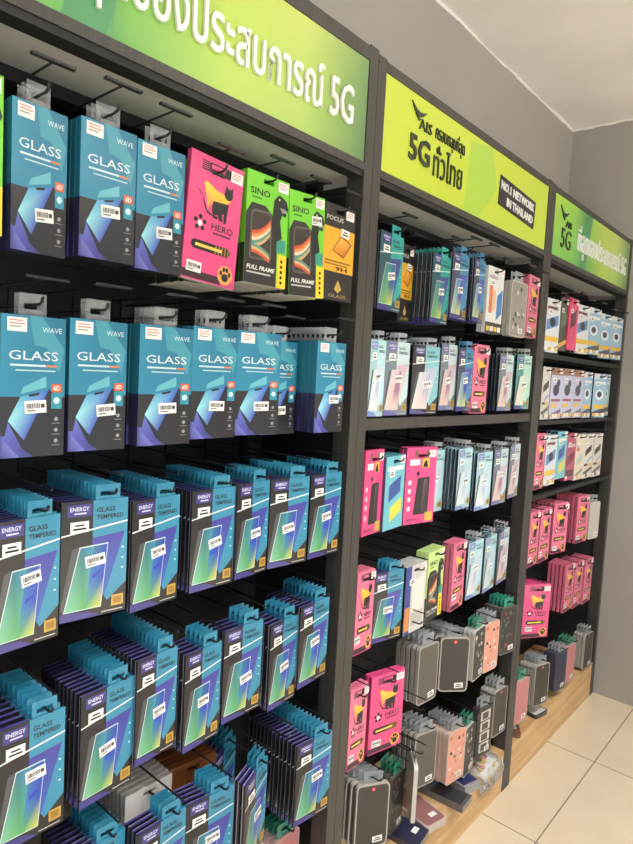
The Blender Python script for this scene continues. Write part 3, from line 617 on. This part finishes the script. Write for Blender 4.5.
# ------------------------------------------------------------------ packs on hooks
_first = {}
def make_pack(key):
    k = K[key]; root = bpy.data.objects.new(k['name'], None); COL.objects.link(root)
    link('card' if k['cat'] != 'phone case' else 'case_body', k['body'], root)
    if k['tab']: link('hang_tab', k['tab'], root)
    return root
def copy_pack(key):
    if key not in _first: _first[key] = make_pack(key); return _first[key]
    src = _first[key]
    r = src.copy(); COL.objects.link(r)
    for ch in src.children:
        if ch.name.startswith(('price', 'model', 'barcode')): continue
        c = ch.copy(); COL.objects.link(c); c.parent = r
    for kk in list(r.keys()): del r[kk]
    return r
def stack(bayn, rown, hookn, segs, xc, zt, yaw, y0, roll=0, plate=None, tip=None, note=None, wx=1.0):
    """segs: list of (design, count, pitch) from the front backwards; all hang on one hook"""
    k0 = K[segs[0][0]]
    w = R(yaw)
    sx, sz = k0['slot']
    hx = xc + sx * wx * cos(w)
    hz = zt - k0['H'] + sz                       # underside contact height of the slot top
    y = y0; n = 0
    rowt = '%s, %s' % (ROWN[rown], BAYN[bayn])
    jr = random.Random(int(1000 * (xc + 5)) + rown)
    for (key, cnt, pitch) in segs:
        if cnt == 0: y += pitch; continue
        k = K[key]; ksx, ksz = k['slot']
        for i in range(cnt):
            r = copy_pack(key); n += 1
            a = w + (R(jr.uniform(-.6, .6)) if n > 1 else 0)
            rl = (R(roll) if n == 1 else R(jr.uniform(-.8, .8)))
            # hang: the slot centre sits on the hook
            M4 = Matrix.Translation((hx, y, hz)) @ Matrix.Rotation(a, 4, 'Z') @ Matrix.Rotation(rl, 4, 'Y') @ Matrix.Translation((-ksx * wx, 0, -ksz))
            r.scale = (wx, 1, 1); r.location = M4.translation; r.rotation_euler = M4.to_euler()
            d = DESC[key]
            if n == 1:
                for (kind, dx, dz, ang) in k['stickers']:
                    jx, jz = (jr.uniform(-.006, .006), jr.uniform(-.012, .012)) if kind == 'barcode' else (0, 0)
                    link(kind + '_sticker', ST[kind], r, (dx + jx, -.0014, dz + jz), (0, R(-ang + (jr.uniform(-4, 4) if kind == 'barcode' else 0)), 0))
                lab = (note or '%s at front of %s hook from left, %s' % (d, ORD[hookn], rowt))
            else:
                lab = '%s, %s from front on %s hook from left, %s' % (d, ORD[n], ORD[hookn], rowt)
            tag(r, lab, k['cat'], '%ss on the %s of the %s' % (d, ROWN[rown], BAYN[bayn]))
            y += pitch
    tip = (y0 - .022) if tip is None else tip
    hook(hx, hz - .0001, tip, BACK - .0035, plate if plate is not None else (rown <= 1 or (rown == 2 and bayn == 1)),
         'black wire hook, %s from left in %s' % (ORD[hookn], rowt.replace(', ', ' of ')), 'hooks in the %s of the %s' % (ROWN[rown], BAYN[bayn]))

stack(1, 1, 1, [('sino', 2, 0.0135)], -0.7834, 1.7900, 0.0, 0.000)
stack(1, 1, 2, [('wave', 3, 0.0138)], -0.6842, 1.7707, 5.0, 0.000, wx=0.848)
stack(1, 1, 3, [('wave', 3, 0.0138)], -0.5863, 1.7786, 0.0, 0.000, wx=0.971)
stack(1, 1, 4, [('wave', 2, 0.0138)], -0.4990, 1.7761, 0.0, 0.000, wx=0.955)
stack(1, 1, 5, [('hero', 1, 0.0135), ('sino', 8, 0.0128)], -0.3896, 1.7883, 0.0, 0.000, wx=0.994, roll=4, note='pink box with caped cat emblem beside lime boxes on top row, near bay')
stack(1, 1, 6, [('sino', 10, 0.0128)], -0.2734, 1.7942, 0.0, 0.000, wx=0.995)
stack(1, 1, 7, [('sino2', 10, 0.0128)], -0.1697, 1.7885, 0.0, 0.000, wx=0.960, roll=-3)
stack(1, 1, 8, [('focus', 2, 0.0135)], -0.0684, 1.7891, 0.0, 0.000, wx=0.989, note='yellow and black box beside the upright, right end of top row, near bay')
stack(1, 2, 1, [('wave', 2, 0.0138)], -0.6875, 1.5021, 0.0, 0.000, wx=0.965)
stack(1, 2, 2, [('wave', 2, 0.0138)], -0.5941, 1.5056, 0.0, 0.000)
stack(1, 2, 3, [('wave', 5, 0.0138)], -0.4782, 1.5076, 0.0, 0.000, wx=1.116)
stack(1, 2, 4, [('wave', 3, 0.0138)], -0.3790, 1.5139, 0.0, 0.000, wx=1.106)
stack(1, 2, 5, [('wave', 3, 0.0138)], -0.2787, 1.5161, -6.0, 0.000, wx=1.140)
stack(1, 2, 6, [('wave', 3, 0.0138)], -0.1714, 1.5080, 0.0, 0.050, wx=1.092)
stack(1, 2, 7, [('wave', 10, 0.0138)], -0.0725, 1.5134, 0.0, 0.000, wx=1.029)
stack(1, 3, 1, [('energy', 9, 0.0117)], -0.6944, 1.2331, 5.0, -0.005, wx=0.930)
stack(1, 3, 2, [('energy', 14, 0.0117)], -0.5917, 1.2443, -6.2, 0.000)
stack(1, 3, 3, [('energy', 13, 0.0117)], -0.4881, 1.2359, 5.0, 0.000, wx=0.939)
stack(1, 3, 4, [('energy', 13, 0.0117)], -0.3701, 1.2378, 0.0, 0.000, wx=0.951)
stack(1, 3, 5, [('energy', 8, 0.0117)], -0.2772, 1.2407, 5.0, 0.000, wx=0.873)
stack(1, 3, 6, [('energy', 11, 0.0117)], -0.1754, 1.2388, -6.1, 0.000)
stack(1, 3, 7, [('energy', 11, 0.0117)], -0.0668, 1.2387, 0.0, 0.000, wx=0.992)
stack(1, 4, 1, [('energy', 8, 0.016)], -0.6807, 0.9447, 0.0, 0.000, wx=0.954)
stack(1, 4, 2, [('energy', 11, 0.0125)], -0.5644, 0.9518, 5.0, 0.000, wx=0.941)
stack(1, 4, 3, [('energy', 13, 0.0117)], -0.4760, 0.9757, 5.0, 0.000, wx=0.827)
stack(1, 4, 4, [('energy', 5, 0.013)], -0.3801, 0.9558, 5.0, 0.000, wx=0.859)
stack(1, 4, 5, [('energy', 4, 0.014)], -0.2844, 0.9697, 0.0, 0.000, wx=0.963)
stack(1, 4, 6, [('energy', 5, 0.014)], -0.1757, 0.9515, 5.0, 0.000, wx=0.861)
stack(1, 4, 7, [('energy', 9, 0.0117)], -0.0828, 0.9657, 3.9, 0.000, wx=0.992)
stack(1, 5, 1, [('energy', 7, 0.0117)], -0.7546, 0.7912, 5.0, 0.000, wx=0.841)
stack(1, 5, 2, [('energy', 8, 0.0117)], -0.5644, 0.6830, 0.0, 0.020)
stack(1, 5, 3, [('energy', 4, 0.0117), ('energy', 0, 0.02), ('white_card', 8, 0.013)], -0.4618, 0.6830, 0.0, -0.010, wx=0.963)
stack(1, 5, 4, [('energy', 5, 0.0117), ('energy', 0, 0.02), ('brown_box', 10, 0.0126)], -0.3640, 0.6830, -8.3, -0.020, wx=0.984)
stack(1, 5, 5, [('energy', 3, 0.0117), ('energy', 0, 0.06), ('energy', 6, 0.014)], -0.2599, 0.6850, 22.0, -0.020)
stack(1, 5, 6, [('energy', 13, 0.0117)], -0.0920, 0.6780, -6.0, -0.030)
stack(1, 6, 1, [('hero_small', 3, 0.0135)], -0.1639, 0.4000, 0.0, 0.090, wx=0.992)
stack(1, 6, 2, [('case_pink', 4, 0.0135)], -0.0684, 0.4000, 0.0, 0.060, wx=0.992)
stack(2, 1, 1, [('energy_teal', 1, 0.0117)], 0.1187, 1.7715, 3.4, 0.000, note='green-teal glass pack alone beside the upright, left end of top row, middle bay')
stack(2, 1, 2, [('focus', 2, 0.0135)], 0.2604, 1.7784, 5.0, 0.050, wx=0.710)
stack(2, 1, 3, [('energy_teal', 9, 0.013)], 0.3426, 1.7644, 3.0, 0.000, wx=0.945)
stack(2, 1, 4, [('energy_blue', 3, 0.0117)], 0.4405, 1.7842, 4.2, 0.000)
stack(2, 1, 5, [('energy_blue', 5, 0.0117)], 0.5515, 1.7878, 5.0, 0.000, wx=0.783)
stack(2, 1, 6, [('white_orange', 2, 0.0138)], 0.6595, 1.7840, 0.0, 0.000, note='white pack with orange phone picture, top row, middle bay')
stack(2, 1, 7, [('silver_blister', 2, 0.0135)], 0.8297, 1.7687, 0.0, 0.000, wx=1.131, note='silver clear-fronted pack hanging in the top row of the middle bay')
stack(2, 1, 8, [('hero_small', 2, 0.0135)], 0.9402, 1.8021, 3.9, 0.000, wx=0.992, note='pink caped-cat box at the right end of top row, middle bay')
stack(2, 2, 1, [('energy_ice', 3, 0.0117)], 0.0910, 1.5308, 0.0, 0.000, wx=0.589)
stack(2, 2, 2, [('energy_rose', 4, 0.0117)], 0.1714, 1.5325, 0.0, 0.000, wx=0.992)
stack(2, 2, 3, [('energy_pale', 7, 0.0117)], 0.3057, 1.5315, -10.6, 0.000)
stack(2, 2, 4, [('energy_rose', 3, 0.0117)], 0.4111, 1.5432, 5.0, 0.000, wx=0.975)
stack(2, 2, 5, [('energy_blue', 3, 0.0117)], 0.5080, 1.5378, 3.5, 0.000, wx=0.953)
stack(2, 2, 6, [('hero_small', 2, 0.0135)], 0.6022, 1.5560, 0.0, 0.000, wx=0.940, note='pink caped-cat box on the second row, middle bay, above the crossbar')
stack(2, 2, 7, [('energy_rose', 4, 0.0117)], 0.7740, 1.5379, 0.0, 0.000, wx=0.980)
stack(2, 2, 8, [('mint', 6, 0.0115)], 0.9115, 1.5438, -4.0, 0.000)
stack(2, 3, 1, [('hero_phone', 1, 0.0135)], 0.1035, 1.2788, 5.0, 0.000, wx=0.734, note='pink box with dark phone beside the upright, third row, middle bay')
stack(2, 3, 2, [('teal_yellow', 4, 0.0135)], 0.1927, 1.2598, 5.0, 0.000, wx=0.910)
stack(2, 3, 3, [('hero_phone', 2, 0.0135)], 0.3111, 1.2739, -11.4, 0.000, note='wider-facing pink box with dark phone, third from left, third row, middle bay')
stack(2, 3, 4, [('energy_ice', 4, 0.0117)], 0.4469, 1.2529, -4.5, 0.040, wx=0.961)
stack(2, 3, 5, [('energy_ice', 7, 0.0117)], 0.5444, 1.2584, 3.8, 0.000, wx=0.961)
stack(2, 3, 6, [('energy_ice', 6, 0.0117)], 0.6726, 1.2395, 0.0, 0.000)
stack(2, 3, 7, [('energy_rose', 4, 0.0117)], 0.7871, 1.2421, 0.0, 0.000)
stack(2, 3, 8, [('energy_rose', 4, 0.0117)], 0.8868, 1.2519, 5.0, 0.000, wx=0.987)
stack(2, 4, 1, [('hero_small', 3, 0.0135)], 0.0980, 0.9958, 0.0, 0.000, wx=0.680)
stack(2, 4, 2, [('energy', 4, 0.0117)], 0.2006, 0.9708, -12.8, 0.000)
stack(2, 4, 3, [('white_strip', 4, 0.0138)], 0.3223, 0.9649, 0.0, 0.000, wx=0.992)
stack(2, 4, 4, [('lime_pale', 3, 0.0135)], 0.4227, 0.9853, 5.0, 0.000, wx=0.942)
stack(2, 4, 5, [('hero_small', 3, 0.0135)], 0.5549, 0.9852, 5.0, 0.000, wx=0.872)
stack(2, 4, 6, [('energy_ice', 4, 0.0117)], 0.6557, 0.9706, 0.0, 0.000, wx=0.976)
stack(2, 4, 7, [('energy_ice', 4, 0.0117)], 0.7564, 0.9694, 4.8, 0.000, wx=0.961)
stack(2, 4, 8, [('energy_rose', 4, 0.0117)], 0.8511, 0.9747, 5.0, 0.000, wx=0.945)
stack(2, 5, 1, [('hero_small', 2, 0.0135)], 0.0980, 0.7133, 0.0, 0.000, wx=0.680)
stack(2, 5, 2, [('hero', 2, 0.0135)], 0.2199, 0.7060, -13.2, 0.000, note='large pink caped-cat box low in the middle bay, above the grey case')
stack(2, 5, 3, [('case_clear', 5, 0.016)], 0.4172, 0.7195, -5.9, 0.000)
stack(2, 5, 4, [('case_grey', 5, 0.019)], 0.5684, 0.6944, -42.0, 0.000, note='grey case with red dot, fifth row of the middle bay')
stack(2, 5, 5, [('case_mono', 3, 0.0135)], 0.7314, 0.6788, 3.7, 0.000, wx=0.976)
stack(2, 5, 6, [('case_peach', 4, 0.0135)], 0.8189, 0.6741, -6.4, 0.000, wx=0.976)
stack(2, 5, 7, [('case_dark', 5, 0.0135)], 0.9465, 0.6922, -11.7, 0.000)
stack(2, 6, 1, [('case_grey', 4, 0.017)], 0.1688, 0.4400, -30.7, -0.010, note='grey case with red dot and white rim lowest beside the near upright')
stack(2, 6, 2, [('case_dark', 4, 0.014)], 0.3489, 0.3647, 5.0, 0.030, wx=0.799)
stack(2, 6, 3, [('case_white', 1, 0.0168)], 0.3815, 0.4099, 42.0, 0.000)
stack(2, 6, 4, [('case_clear', 5, 0.017)], 0.4900, 0.4234, -14.2, 0.030)
stack(2, 6, 5, [('case_peach', 7, 0.0135)], 0.6238, 0.3880, -7.1, 0.000)
stack(2, 6, 6, [('case_mono', 3, 0.0135)], 0.7341, 0.3561, 5.0, 0.010, wx=0.910)
stack(2, 6, 7, [('case_strip', 2, 0.0135)], 0.8167, 0.3860, -9.0, 0.000, wx=0.945, note='slim black case with white photo strip low in the middle bay')
stack(2, 6, 8, [('case_grey', 4, 0.0135)], 0.9302, 0.4094, -5.2, 0.000)
stack(3, 1, 1, [('white_blue', 2, 0.0138)], 1.1222, 1.7517, -4.5, 0.000, wx=1.023)
stack(3, 1, 2, [('black_slim', 4, 0.014)], 1.2288, 1.7679, 4.6, 0.000, wx=0.938)
stack(3, 1, 3, [('pink_slim', 4, 0.014)], 1.3257, 1.7772, 0.0, 0.000, wx=0.923)
stack(3, 1, 4, [('white_blue', 2, 0.0138)], 1.4331, 1.7662, -4.2, 0.000, wx=1.086)
stack(3, 1, 5, [('sky', 2, 0.0135)], 1.5702, 1.7708, -5.5, 0.000, wx=1.140)
stack(3, 1, 6, [('sky', 3, 0.0135)], 1.7199, 1.7629, -6.0, 0.000, wx=1.140)
stack(3, 1, 7, [('sky', 3, 0.0135)], 1.8845, 1.7675, -6.0, 0.000, wx=1.140)
stack(3, 2, 1, [('white_black', 3, 0.0138)], 1.1111, 1.5150, 3.2, 0.000, wx=0.801)
stack(3, 2, 2, [('lilac', 3, 0.0135)], 1.2104, 1.5154, 0.0, 0.000, wx=1.037)
stack(3, 2, 3, [('lilac', 3, 0.0135)], 1.3258, 1.5169, 0.0, 0.000, wx=1.070)
stack(3, 2, 4, [('lilac', 3, 0.0135)], 1.4428, 1.5164, 0.0, 0.000, wx=1.045)
stack(3, 2, 5, [('sky', 3, 0.0135)], 1.5556, 1.5135, 0.0, 0.000, wx=1.034)
stack(3, 2, 6, [('sky', 3, 0.0135)], 1.7162, 1.5120, -11.3, 0.000)
stack(3, 2, 7, [('sky', 2, 0.0135)], 1.8720, 1.5150, 0.0, 0.020)
stack(3, 3, 1, [('hero_small', 3, 0.0135)], 1.1083, 1.2797, 0.0, 0.000, wx=0.822)
stack(3, 3, 2, [('white_blue', 4, 0.0138)], 1.2096, 1.2703, 0.0, 0.000, wx=1.012)
stack(3, 3, 3, [('teal_yellow', 4, 0.0135)], 1.3169, 1.2798, 0.0, 0.000)
stack(3, 3, 4, [('maroon', 4, 0.0125)], 1.4229, 1.2693, 0.0, 0.000)
stack(3, 3, 5, [('cream', 3, 0.0135)], 1.5269, 1.2612, 0.0, 0.000)
stack(3, 3, 6, [('white_black', 3, 0.0138)], 1.6380, 1.2584, 0.0, 0.000, wx=1.082)
stack(3, 3, 7, [('white_black', 3, 0.0138)], 1.7593, 1.2549, 0.0, 0.000, wx=1.085)
stack(3, 4, 1, [('hero_small', 5, 0.016)], 1.1092, 1.0000, 0.0, 0.000, wx=0.840)
stack(3, 4, 2, [('hero_small', 5, 0.016)], 1.2151, 0.9968, 0.0, 0.000)
stack(3, 4, 3, [('hero_small', 8, 0.016)], 1.3698, 0.9994, -11.6, 0.000)
stack(3, 4, 4, [('hero_small', 6, 0.016)], 1.6314, 0.9966, -7.8, 0.000)
stack(3, 4, 5, [('case_white', 3, 0.0135)], 1.7956, 0.9512, -9.9, 0.000)
stack(3, 5, 1, [('hero', 8, 0.017)], 1.1917, 0.7150, -33.0, 0.000)
stack(3, 5, 2, [('hero_small', 5, 0.016)], 1.5379, 0.7239, 0.0, 0.000)
stack(3, 5, 3, [('hero_small', 5, 0.016)], 1.6520, 0.7131, 0.0, 0.000)
stack(3, 5, 4, [('hero_small', 5, 0.016)], 1.7814, 0.7000, 0.0, 0.000)
stack(3, 6, 1, [('case_pink', 4, 0.0135)], 1.1197, 0.3766, -7.6, 0.000)
stack(3, 6, 2, [('case_grey', 5, 0.0135)], 1.3107, 0.3697, -15.2, 0.000)
stack(3, 6, 3, [('case_navy', 4, 0.0135)], 1.5224, 0.3527, -9.1, 0.000)
stack(3, 6, 4, [('case_pink', 4, 0.0135)], 1.6358, 0.3510, -5.0, 0.000)
stack(3, 6, 5, [('case_grey', 4, 0.0135)], 1.8778, 0.3316, -5.0, 0.000)

def lying(name, label, cat, x, y, w, l, h, ang, cols, parts):
    root = empty(name, (x, y, .1556), (0, 0, R(ang))); tag(root, label, cat)
    parts(root, w, l, h, cols); return root
def flat_case(root, w, l, h, cols):
    b = MB(); P = [(px, pz - l / 2) for px, pz in rounded(w, l, .012)]; n = len(P)
    b.face([(x, z, h) for x, z in P], cols[0]); b.face([(x, z, 0) for x, z in P][::-1], cols[0])
    for k in range(n):
        (x, z), (x2, z2) = P[k], P[(k + 1) % n]; b.face([(x, z, 0), (x2, z2, 0), (x2, z2, h), (x, z, h)], cols[0])
    link('case_rim', b.mesh('flat_case_rim', M['wrap']), root)
    b = MB(); P = [(px, pz - l / 2 + .005) for px, pz in rounded(w - .010, l - .010, .009)]
    b.face([(x, z, .0004) for x, z in P], cols[1]); o = link('case_panel', b.mesh('flat_case_panel', M['case']), root, (0, 0, h))
    b = MB(); b.box(-.013, .013, -.008, .008, 0, .0003, WHITE); link('price_sticker', b.mesh('flat_sticker', M['sticker']), root, (w * .15, -l * .3, h + .0005))
def flat_box(root, w, l, h, cols):
    b = MB(); b.box(-w / 2, w / 2, -l / 2, l / 2, 0, h, cols[0]); bev(link('box', b.mesh('lying_box', M['wrap']), root), .002)
    b = MB(); b.box(-w / 2 + .004, w / 2 - .004, -l / 2 + .01, l * .1, 0, .0006, cols[1]); link('printed_panel', b.mesh('lying_panel', M['print']), root, (0, 0, h))
    b = MB(); b.box(-w / 2 + .004, w / 2 - .004, l * .16, l / 2 - .012, 0, .0006, cols[2]); link('printed_panel', b.mesh('lying_panel', M['print']), root, (0, 0, h))
lying('phone_case', 'navy flip case lying on the wood plinth below the lowest grey case', 'phone case', .40, .055, .088, .165, .016, 8, (C(52, 56, 76), C(40, 46, 70)), flat_case)
lying('phone_case', 'dusty pink phone case lying on the wood plinth, clear rim', 'phone case', .505, .055, .086, .165, .02, -12, (C(196, 180, 172), C(150, 104, 104)), flat_case)
lying('phone_case_box', 'dark grey boxed case lying on the wood plinth below the peach case', 'phone case', .628, .040, .07, .168, .02, 4, (C(92, 92, 94), C(52, 52, 56), C(140, 140, 142)), flat_box)
lying('accessory_pack', 'navy and orange small pack lying on the wood plinth beside clear flower bag', 'accessory pack', .725, .036, .07, .12, .026, -14, (C(150, 150, 156), C(44, 52, 96), C(214, 110, 64)), flat_box)
lying('phone_case', 'brown flip case lying on the far wood plinth beside the upright', 'phone case', 1.12, .05, .075, .1, .014, 30, (C(112, 72, 52), C(128, 84, 60)), flat_case)
lying('phone_case', 'white-faced dark-rimmed case lying flat on the far wood plinth', 'phone case', 1.335, .055, .085, .13, .014, -10, (C(52, 50, 50), C(206, 206, 204)), flat_case)
# clear bag of flower charms drooping over the plinth edge
root = empty('charm_bag', (.87, .03, .156)); tag(root, 'clear bag of yellow and white flower charms drooping over the wood plinth edge', 'bag')
b = MB(); NU, NV = 14, 16; br = random.Random(5)
def bagp(i, j, top):
    u = i / NU - .5; v = j / NV
    s = v * .17                                   # path: from the back over the top and down the front edge
    if s < .10: y, z, ny_, nz = .07 - s, .0, 0, 1
    elif s < .115: a = (s - .10) / .015 * pi / 2; y, z, ny_, nz = -.03 - .010 * sin(a), -.010 * (1 - cos(a)), -sin(a), cos(a)
    else: y, z, ny_, nz = -.040, -.010 - (s - .115), -1, 0
    th = (.002 + .026 * (1 - (2 * u) ** 4) * (sin(pi * min(1, max(0, v))) ** .6) + .004 * sin(i * 2.1 + j * 1.7)) if top and 0 < i < NU and 0 < j < NV else .0015
    return (u * .15 + .004 * sin(j * 1.3), y + ny_ * th, z + nz * th)
for top in (0, 1):
    o0 = len(b.v)
    for i in range(NU + 1):
        for j in range(NV + 1): b.v.append(bagp(i, j, top))
    for i in range(NU):
        for j in range(NV):
            a = o0 + i * (NV + 1) + j; f = (a, a + NV + 1, a + NV + 2, a + 1)
            b.f.append(f if not top else f[::-1]); b.c.append([(.8, .8, .8, 1)] * 4); b.m.append(0)
link('bag_film', smooth(b.mesh('bag_film', M['film'])), root)
for k in range(26):
    i, j = br.randint(2, NU - 2), br.randint(2, NV - 2); p0, p1 = Vector(bagp(i, j, 0)), Vector(bagp(i, j, 1)); p = p0.lerp(p1, .5)
    b = MB(); c = br.choice((C(226, 196, 60), C(232, 228, 220), C(226, 196, 60), C(210, 120, 140), C(120, 60, 60)))
    for q in range(5):
        a = q * 2 * pi / 5 + k; cx, cz_ = .0052 * cos(a), .0052 * sin(a)
        b.face([(cx + .0042 * cos(t * pi / 3), cz_ + .0042 * sin(t * pi / 3), .0015) for t in range(6)], c)
        b.face([(cx + .0042 * cos(t * pi / 3), cz_ + .0042 * sin(t * pi / 3), -.0015) for t in range(6)][::-1], c)
        for t in range(6):
            x0, y0_ = cx + .0042 * cos(t * pi / 3), cz_ + .0042 * sin(t * pi / 3); x1, y1 = cx + .0042 * cos((t + 1) * pi / 3), cz_ + .0042 * sin((t + 1) * pi / 3)
            b.face([(x0, y0_, -.0015), (x1, y1, -.0015), (x1, y1, .0015), (x0, y0_, .0015)], c)
    link('flower_charm', b.mesh('flower_charm', M['print']), root, p, (1.2 if j > 9 else .1, br.uniform(-.3, .3), 0))

# bare hooks with nothing left on them
for x, z, y, l in ((.315, .815, -.03, 'empty black hook above the clear cases in the middle bay'), (.30, .60, -.06, 'empty black hook beside the large pink caped-cat box, middle bay'),
                   (.27, .50, -.05, 'empty black hook above the lowest grey case, middle bay'), (-.20, .735, -.05, 'empty black hook between stacks in the fifth row, near bay')):
    hook(x, z, y, BACK - .0035, False, l, 'bare hooks')


# ------------------------------------------------------------------ unseen lamps and a sun added to brighten the room, plus daylight
def lamp(x, y, label):  # unseen lamp, added to brighten the ceiling and upper walls
    root = empty('fill_tube_lamp', (x, y, ZC - .16)); tag(root, label, 'lamp', 'added fill lamps')
    m, nt, bs = newmat('fill_lamp_tube'); bs.inputs['Emission Color'].default_value = (1, .98, .98, 1); bs.inputs['Emission Strength'].default_value = LP; bs.inputs['Base Color'].default_value = (.8, .8, .8, 1)
    b = MB(); b.tube([(-.6, 0, 0), (.6, 0, 0)], .028, 12); link('tube', b.mesh('fill_lamp_tube', m), root)
    b = MB(); b.box(-.63, -.601, -.03, .03, -.03, .03); b.box(.601, .63, -.03, .03, -.03, .03); link('end_cap', b.mesh('fill_lamp_caps', M['white']), root)
    b = MB(); b.tube([(-.615, 0, .03), (-.615, 0, .15)], .004); b.tube([(.615, 0, .03), (.615, 0, .15)], .004); link('hanger', b.mesh('fill_lamp_hanger', M['white']), root)
lamp(-1.3, -1.3, 'added unseen tube lamp nearest the near shelving bay')
lamp(.5, -1.3, 'added unseen tube lamp opposite the middle shelving bay')
lamp(.5, -2.6, 'added unseen tube lamp toward the shop front, right hand side')
lamp(-1.3, -2.6, 'added unseen tube lamp toward the shop front, left hand side')

def fillspot(x, y, label):  # unseen spot, added to brighten the floor before the shelves
    root = empty('fillspot', (x, y, ZC - .02)); tag(root, label, 'lamp', 'added fill spots')
    b = MB(); n = 24
    for k in range(n):
        a0, a1 = 2 * pi * k / n, 2 * pi * (k + 1) / n
        ring = [(.075, .03), (.075, -.006), (.058, -.006), (.05, .03)]
        for (ra, za), (rb, zb_) in zip(ring, ring[1:]):
            b.face([(ra * cos(a0), ra * sin(a0), za), (ra * cos(a1), ra * sin(a1), za), (rb * cos(a1), rb * sin(a1), zb_), (rb * cos(a0), rb * sin(a0), zb_)], (.8, .8, .8, 1))
    link('trim_ring', smooth(b.mesh('fill_spot_ring', M['white'])), root)
    li = bpy.data.lights.new('spot', 'SPOT'); li.energy = DL; li.spot_size = R(98); li.spot_blend = .55; li.shadow_soft_size = .05; li.color = (1, .99, 1)
    lo = bpy.data.objects.new('fill_spot', li); COL.objects.link(lo); lo.parent = root; lo.location = (0, 0, -.012)
fillspot(-1.25, -1.05, 'added unseen downlight in front of the near bay')
fillspot(.05, -1.05, 'added unseen downlight in front of the middle bay')
fillspot(1.25, -1.05, 'added unseen downlight in front of the far bay')
sl = bpy.data.lights.new('sun', 'SUN'); sl.energy = SUN; sl.angle = R(3); sl.color = (.93, .97, 1)      # sun added to light the floor behind the camera and bounce upward
so = bpy.data.objects.new('sun', sl); COL.objects.link(so); so.rotation_euler = (R(90 - 50), 0, R(8))
w = bpy.data.worlds.new('daylight'); scene.world = w; w.use_nodes = True
w.node_tree.nodes['Background'].inputs[0].default_value = (.86, .93, 1, 1); w.node_tree.nodes['Background'].inputs[1].default_value = WS

# ------------------------------------------------------------------ camera
cd = bpy.data.cameras.new('camera'); co = bpy.data.objects.new('camera', cd); COL.objects.link(co); scene.camera = co
cd.sensor_fit = 'VERTICAL'; cd.sensor_height = 36; cd.lens = 36 * 618.45 / 844; cd.clip_start = .02; cd.clip_end = 50
p, ya, ro = R(-4.372), R(-49.058), R(3.042)
fw = Vector((-sin(ya) * cos(p), cos(ya) * cos(p), sin(p))); rt = fw.cross(Vector((0, 0, 1))).normalized(); up = rt.cross(fw)
r2 = cos(ro) * rt + sin(ro) * up; u2 = -sin(ro) * rt + cos(ro) * up
mw = Matrix((r2, u2, -fw)).transposed().to_4x4(); mw.translation = Vector((-1.061, -.825, 1.445)); co.matrix_world = mw
vs = scene.view_settings; vs.view_transform = 'Standard'; vs.look = 'None'; vs.gamma = 1; vs.use_curve_mapping = False; vs.exposure = EXPO
